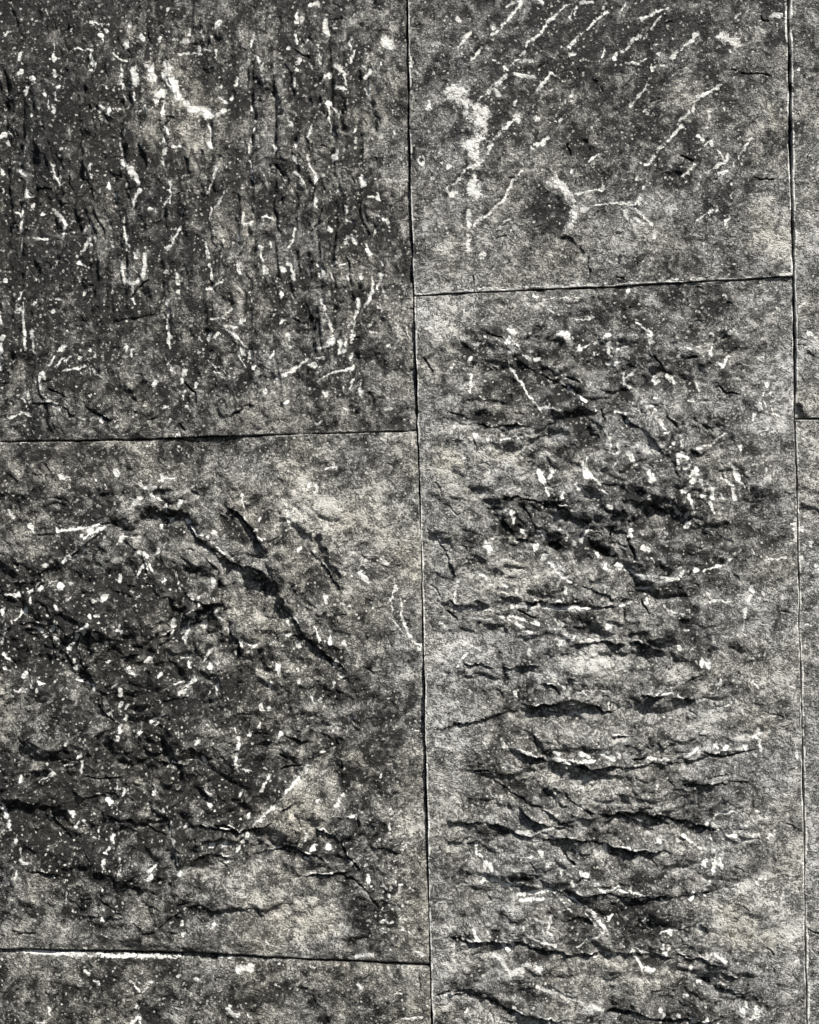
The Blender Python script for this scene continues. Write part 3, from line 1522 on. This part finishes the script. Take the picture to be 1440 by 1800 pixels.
    # small unrecorded bruises and chips between the traced ones
    area = (min(xr[1], 1440)-max(xr[0], 0))*(min(yr[1], 1800)-max(yr[0], 0))
    ang0, angs, dens = aniso[2], aniso[3], aniso[4]
    for _ in range(int(area/1e6*dens)):
        x0 = rs.uniform(max(xr[0], 0), min(xr[1], 1440)); y0 = rs.uniform(max(yr[0], 0), min(yr[1], 1800))
        if rs.random() > 1.25 - 1.6*grid_at(np.array([x0]), np.array([y0]))[0]: continue
        a = math.radians(rs.gauss(ang0, angs)); L = rs.choice([1, 1.5, 3, 5, 8, 13]); w = rs.choice([0.9, 1.2, 1.5, 1.8, 2.6])
        p = [(x0, y0)] if L == 0 else [(x0, y0), (x0+L*math.cos(a), y0-L*math.sin(a))]
        if belongs(p): mark(w, p, rs.uniform(0.35, 0.9))
    for _ in range(int(area/1e6*dens*0.22)):
        x0 = rs.uniform(max(xr[0], 0), min(xr[1], 1440)); y0 = rs.uniform(max(yr[0], 0), min(yr[1], 1800))
        a = math.radians(rs.gauss(ang0, angs*1.3)); L = rs.uniform(6, 24); w = rs.uniform(1.4, 2.6)
        p = [(x0, y0), (x0+L*math.cos(a)*.5+2, y0-L*math.sin(a)*.5), (x0+L*math.cos(a), y0-L*math.sin(a)+3)]
        s = win(p, w)
        if s and belongs(p):
            d, t, _ = poly_dist(cx[s], cy[s], p); H[s] -= 2.4*sstep(w/2+1, w/2-.6, d)

    # worn arrises
    for dist, (bw, bd, wear) in zip((dl, dr, dt, db), bevel):
        q = bw*(1+0.7*fbm(X, Y, 30, 3, seed+150))
        g = np.clip(1 - dist/np.maximum(q, 0.8), 0, 1)
        H -= bd*g**1.3
        qq = np.maximum(q, 1.6)*1.25
        chip = np.maximum(chip, wear*sstep(qq*1.15, qq*0.35, dist)*np.clip(0.75+0.7*fbm(X, Y, 22, 3, seed+155), 0, 1))
    H += base
    if raise_fn is not None: H += raise_fn(X, Y)
    H = H.astype(np.float64)

    # ---- mesh: dense face, then sides running back to the wall
    ox, oy = float(X.mean()), float(Y.max())
    vx = (X-ox)*PX; vz = (oy-Y)*PX; vy = -H*PX
    verts = np.stack([vx, vy, vz], -1).reshape(-1, 3)
    ring = np.concatenate([np.arange(nx), np.arange(1, ny)*nx+nx-1, (ny-1)*nx + np.arange(nx-2, -1, -1), np.arange(ny-2, 0, -1)*nx])
    back = verts[ring].copy(); back[:, 1] = 30*PX
    nb = len(verts); verts = np.concatenate([verts, back])
    idx = np.arange(nx*ny).reshape(ny, nx)
    quads = np.stack([idx[:-1, :-1], idx[1:, :-1], idx[1:, 1:], idx[:-1, 1:]], -1).reshape(-1, 4)
    m = len(ring); r2 = np.roll(ring, -1); bi = nb+np.arange(m); b2 = np.roll(bi, -1)
    side = np.stack([ring, r2, b2, bi], -1)
    quads = np.concatenate([quads, side]).astype(np.int32)
    me = bpy.data.meshes.new(name)
    me.vertices.add(len(verts)); me.vertices.foreach_set('co', verts.astype(np.float32).ravel())
    me.loops.add(quads.size); me.loops.foreach_set('vertex_index', quads.ravel())
    me.polygons.add(len(quads)); me.polygons.foreach_set('loop_start', np.arange(0, quads.size, 4, dtype=np.int32))
    sm = np.ones(len(quads), dtype=bool); sm[-m:] = False
    me.polygons.foreach_set('use_smooth', sm)
    for nm, arr in (('chip', chip), ('dust_shade', np.clip(dust_shade, 0, 1)), ('tint', np.clip(tint, 0, 1))):
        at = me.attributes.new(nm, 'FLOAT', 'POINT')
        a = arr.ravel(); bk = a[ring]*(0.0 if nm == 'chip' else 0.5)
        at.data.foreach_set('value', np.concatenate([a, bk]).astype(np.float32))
    me.update(calc_edges=True)
    me.materials.append(SLATE)
    o = bpy.data.objects.new(name, me); scene.collection.objects.link(o)
    o.location = (WX(ox), 0, WZ(oy))
    o['label'] = label; o['category'] = 'stone tile'; o['group'] = group
    return o

rnd = random.Random(5)
toolA = [(x, rnd.uniform(0, 150), x+rnd.uniform(-6, 10), rnd.uniform(520, 720), rnd.uniform(4, 8), rnd.uniform(3, 6.5)) for x in (12, 40, 62, 98, 140, 163, 215, 290, 372, 410, 445, 480, 515, 545, 580, 628)]
toolD = [(x, y, x+dx, y-dx*1.25, 1.4, 3) for x, y, dx in ((800,200,190),(790,330,150),(835,400,80),(1085,300,180),(1080,105,40),(1180,320,130),(1000,90,70),(1230,330,100),(815,120,105))]
G = 1.5
off = lambda f, d: (lambda t: f(t) + d)
def bump(x0, y0, rx, ry, h): return lambda X, Y: h*np.exp(-((X-x0)/rx)**2 - ((Y-y0)/ry)**2)

slab('slate_tile', 'dark slate tile with pale vertical tooling rows, filling the upper left corner',
     const(-260), off(J1, -1.3), const(-420), off(HAB, -1.1), (-260, 728), (-420, 766), 0.5, 1000, (1.8, 3.0, 1.4, 16), (0.50, 2.2, 85, 35, 620),
     [(2, 2, 0), (2.2, 2.5, .25), (2, 2, 0), (2.0, 2.0, .35)], toolA, warm=0.45)
slab('slate_tile', 'dark rough slate tile with steep diagonal cleft edges, below the tile with vertical tooling',
     const(-260), off(J1, -1.3), off(HAB, 1.1), off(HBC, -1.5), (-260, 746), (768, 1682), 1.5, 2000, (1.7, 2.6, 1.6, 19), (1.0, 0.95, 40, 60, 420),
     [(2, 2, 0), (2.2, 2.5, .2), (2.2, 2, .5), (2.5, 3, .25)], [], warm=0.5)
slab('slate_tile', 'low strip of slate tile with a thick cream worn upper edge, at the bottom left',
     const(-260), off(J1, -1.3), off(HBC, 1.8), const(2200), (-260, 758), (1684, 2200), 3.5, 3000, (2.0, 2.4, 1.0, 9), (1.0, 1.0, 60, 60, 300),
     [(2, 2, 0), (2.2, 2.5, .4), (6, 6, .35), (2, 2, 0)], [], warm=0.6)
slab('slate_tile', 'grey slate tile with white diagonal scratch marks and a white streaky patch, top middle',
     off(J1, 1.1), off(J2, -2.8), const(-420), off(HDE, -1.3), (722, 1386), (-420, 503), 3.5, 4000, (0.9, 2.4, 0.8, 4), (1.0, 1.0, 50, 16, 520),
     [(2.3, 0.3, 1.1), (3.0, 1.6, .85), (2, 2, 0), (3.5, .8, 1.15)], toolD, warm=0.25)
slab('slate_tile', 'tall grey slate tile with many black horizontal ledges and white chips, right of centre',
     off(J1, 1.1), off(J2, -2.4), off(HDE, 1.7), const(2200), (745, 1408), (503, 2200), 2.4, 5000, (1.8, 2.4, 1.6, 18), (1.45, 0.85, -35, 30, 420),
     [(2.7, 0.25, 1.15), (2.0, 1.5, .85), (2.0, 2, .2), (2, 2, 0)], [],
     raise_fn=lambda X, Y: 5*np.exp(-((X-740)/60)**2)*(np.exp(-((Y-650)/90)**2)+np.exp(-((Y-1320)/170)**2)) - 5*np.exp(-((X-1395)/50)**2 - ((Y-610)/120)**2) - 2.5*np.exp(-((Y-495-(1395-X)*.05)/28)**2), warm=0.2)
slab('slate_tile', 'narrow visible strip of slate tile with a broken lower corner, at the top right edge',
     off(J2, 2.2), const(1960), const(-420), off(HFG, -1.6), (1395, 1960), (-420, 735), 6.0, 6000, (0.9, 2.4, 0.8, 4), (1.0, 1.0, 60, 50, 300),
     [(3.0, 0.4, 1.15), (2, 2, 0), (2, 2, 0), (2.4, 1, .8)], [],
     raise_fn=lambda X, Y: -11*sstep(-2, 2, np.minimum(1404+(Y-708)*0.62+3*vnoise(X/5, Y/5, 77)-X, Y-709-2*vnoise(X/4, Y/4, 78))), warm=0.3)
slab('slate_tile', 'narrow visible strip of slate tile with a pale left edge, at the lower right edge',
     off(J2, 1.4), const(1960), off(HFG, 1.6), const(2200), (1407, 1960), (737, 2200), 2.0, 7000, (1.6, 2.4, 0.9, 6), (1.4, 0.9, 0, 50, 300),
     [(3.0, 0.4, 1.0), (2, 2, 0), (2.0, 2, .6), (2, 2, 0)], [], warm=0.15)

# ---------------------------------------------------------------- the wall behind, seen only in the joints
def wall():
    m = bpy.data.materials.new('mortar'); m.use_nodes = True
    nt = m.node_tree; bs = nt.nodes['Principled BSDF']
    n = nt.nodes.new('ShaderNodeTexNoise'); n.inputs['Scale'].default_value = 60; n.inputs['Detail'].default_value = 8
    tc = nt.nodes.new('ShaderNodeTexCoord'); nt.links.new(tc.outputs['Object'], n.inputs['Vector'])
    r = nt.nodes.new('ShaderNodeValToRGB'); r.color_ramp.elements[0].color = (.02, .017, .014, 1); r.color_ramp.elements[1].color = (.06, .05, .042, 1)
    nt.links.new(n.outputs['Fac'], r.inputs[0]); nt.links.new(r.outputs[0], bs.inputs['Base Color'])
    bs.inputs['Roughness'].default_value = 0.9
    b = nt.nodes.new('ShaderNodeBump'); b.inputs['Distance'].default_value = 0.004; nt.links.new(n.outputs['Fac'], b.inputs['Height']); nt.links.new(b.outputs[0], bs.inputs['Normal'])
    x0, x1, z0, z1, y0, y1 = -1.0, 2.4, -0.3, 2.9, 22*PX, 0.25
    v = [(x0,y0,z0),(x1,y0,z0),(x1,y0,z1),(x0,y0,z1),(x0,y1,z0),(x1,y1,z0),(x1,y1,z1),(x0,y1,z1)]
    f = [(0,1,2,3),(5,4,7,6),(4,0,3,7),(1,5,6,2),(3,2,6,7),(4,5,1,0)]
    me = bpy.data.meshes.new('wall'); me.from_pydata(v, [], f); me.update(); me.materials.append(m)
    o = bpy.data.objects.new('wall', me); scene.collection.objects.link(o); o['kind'] = 'structure'
wall()
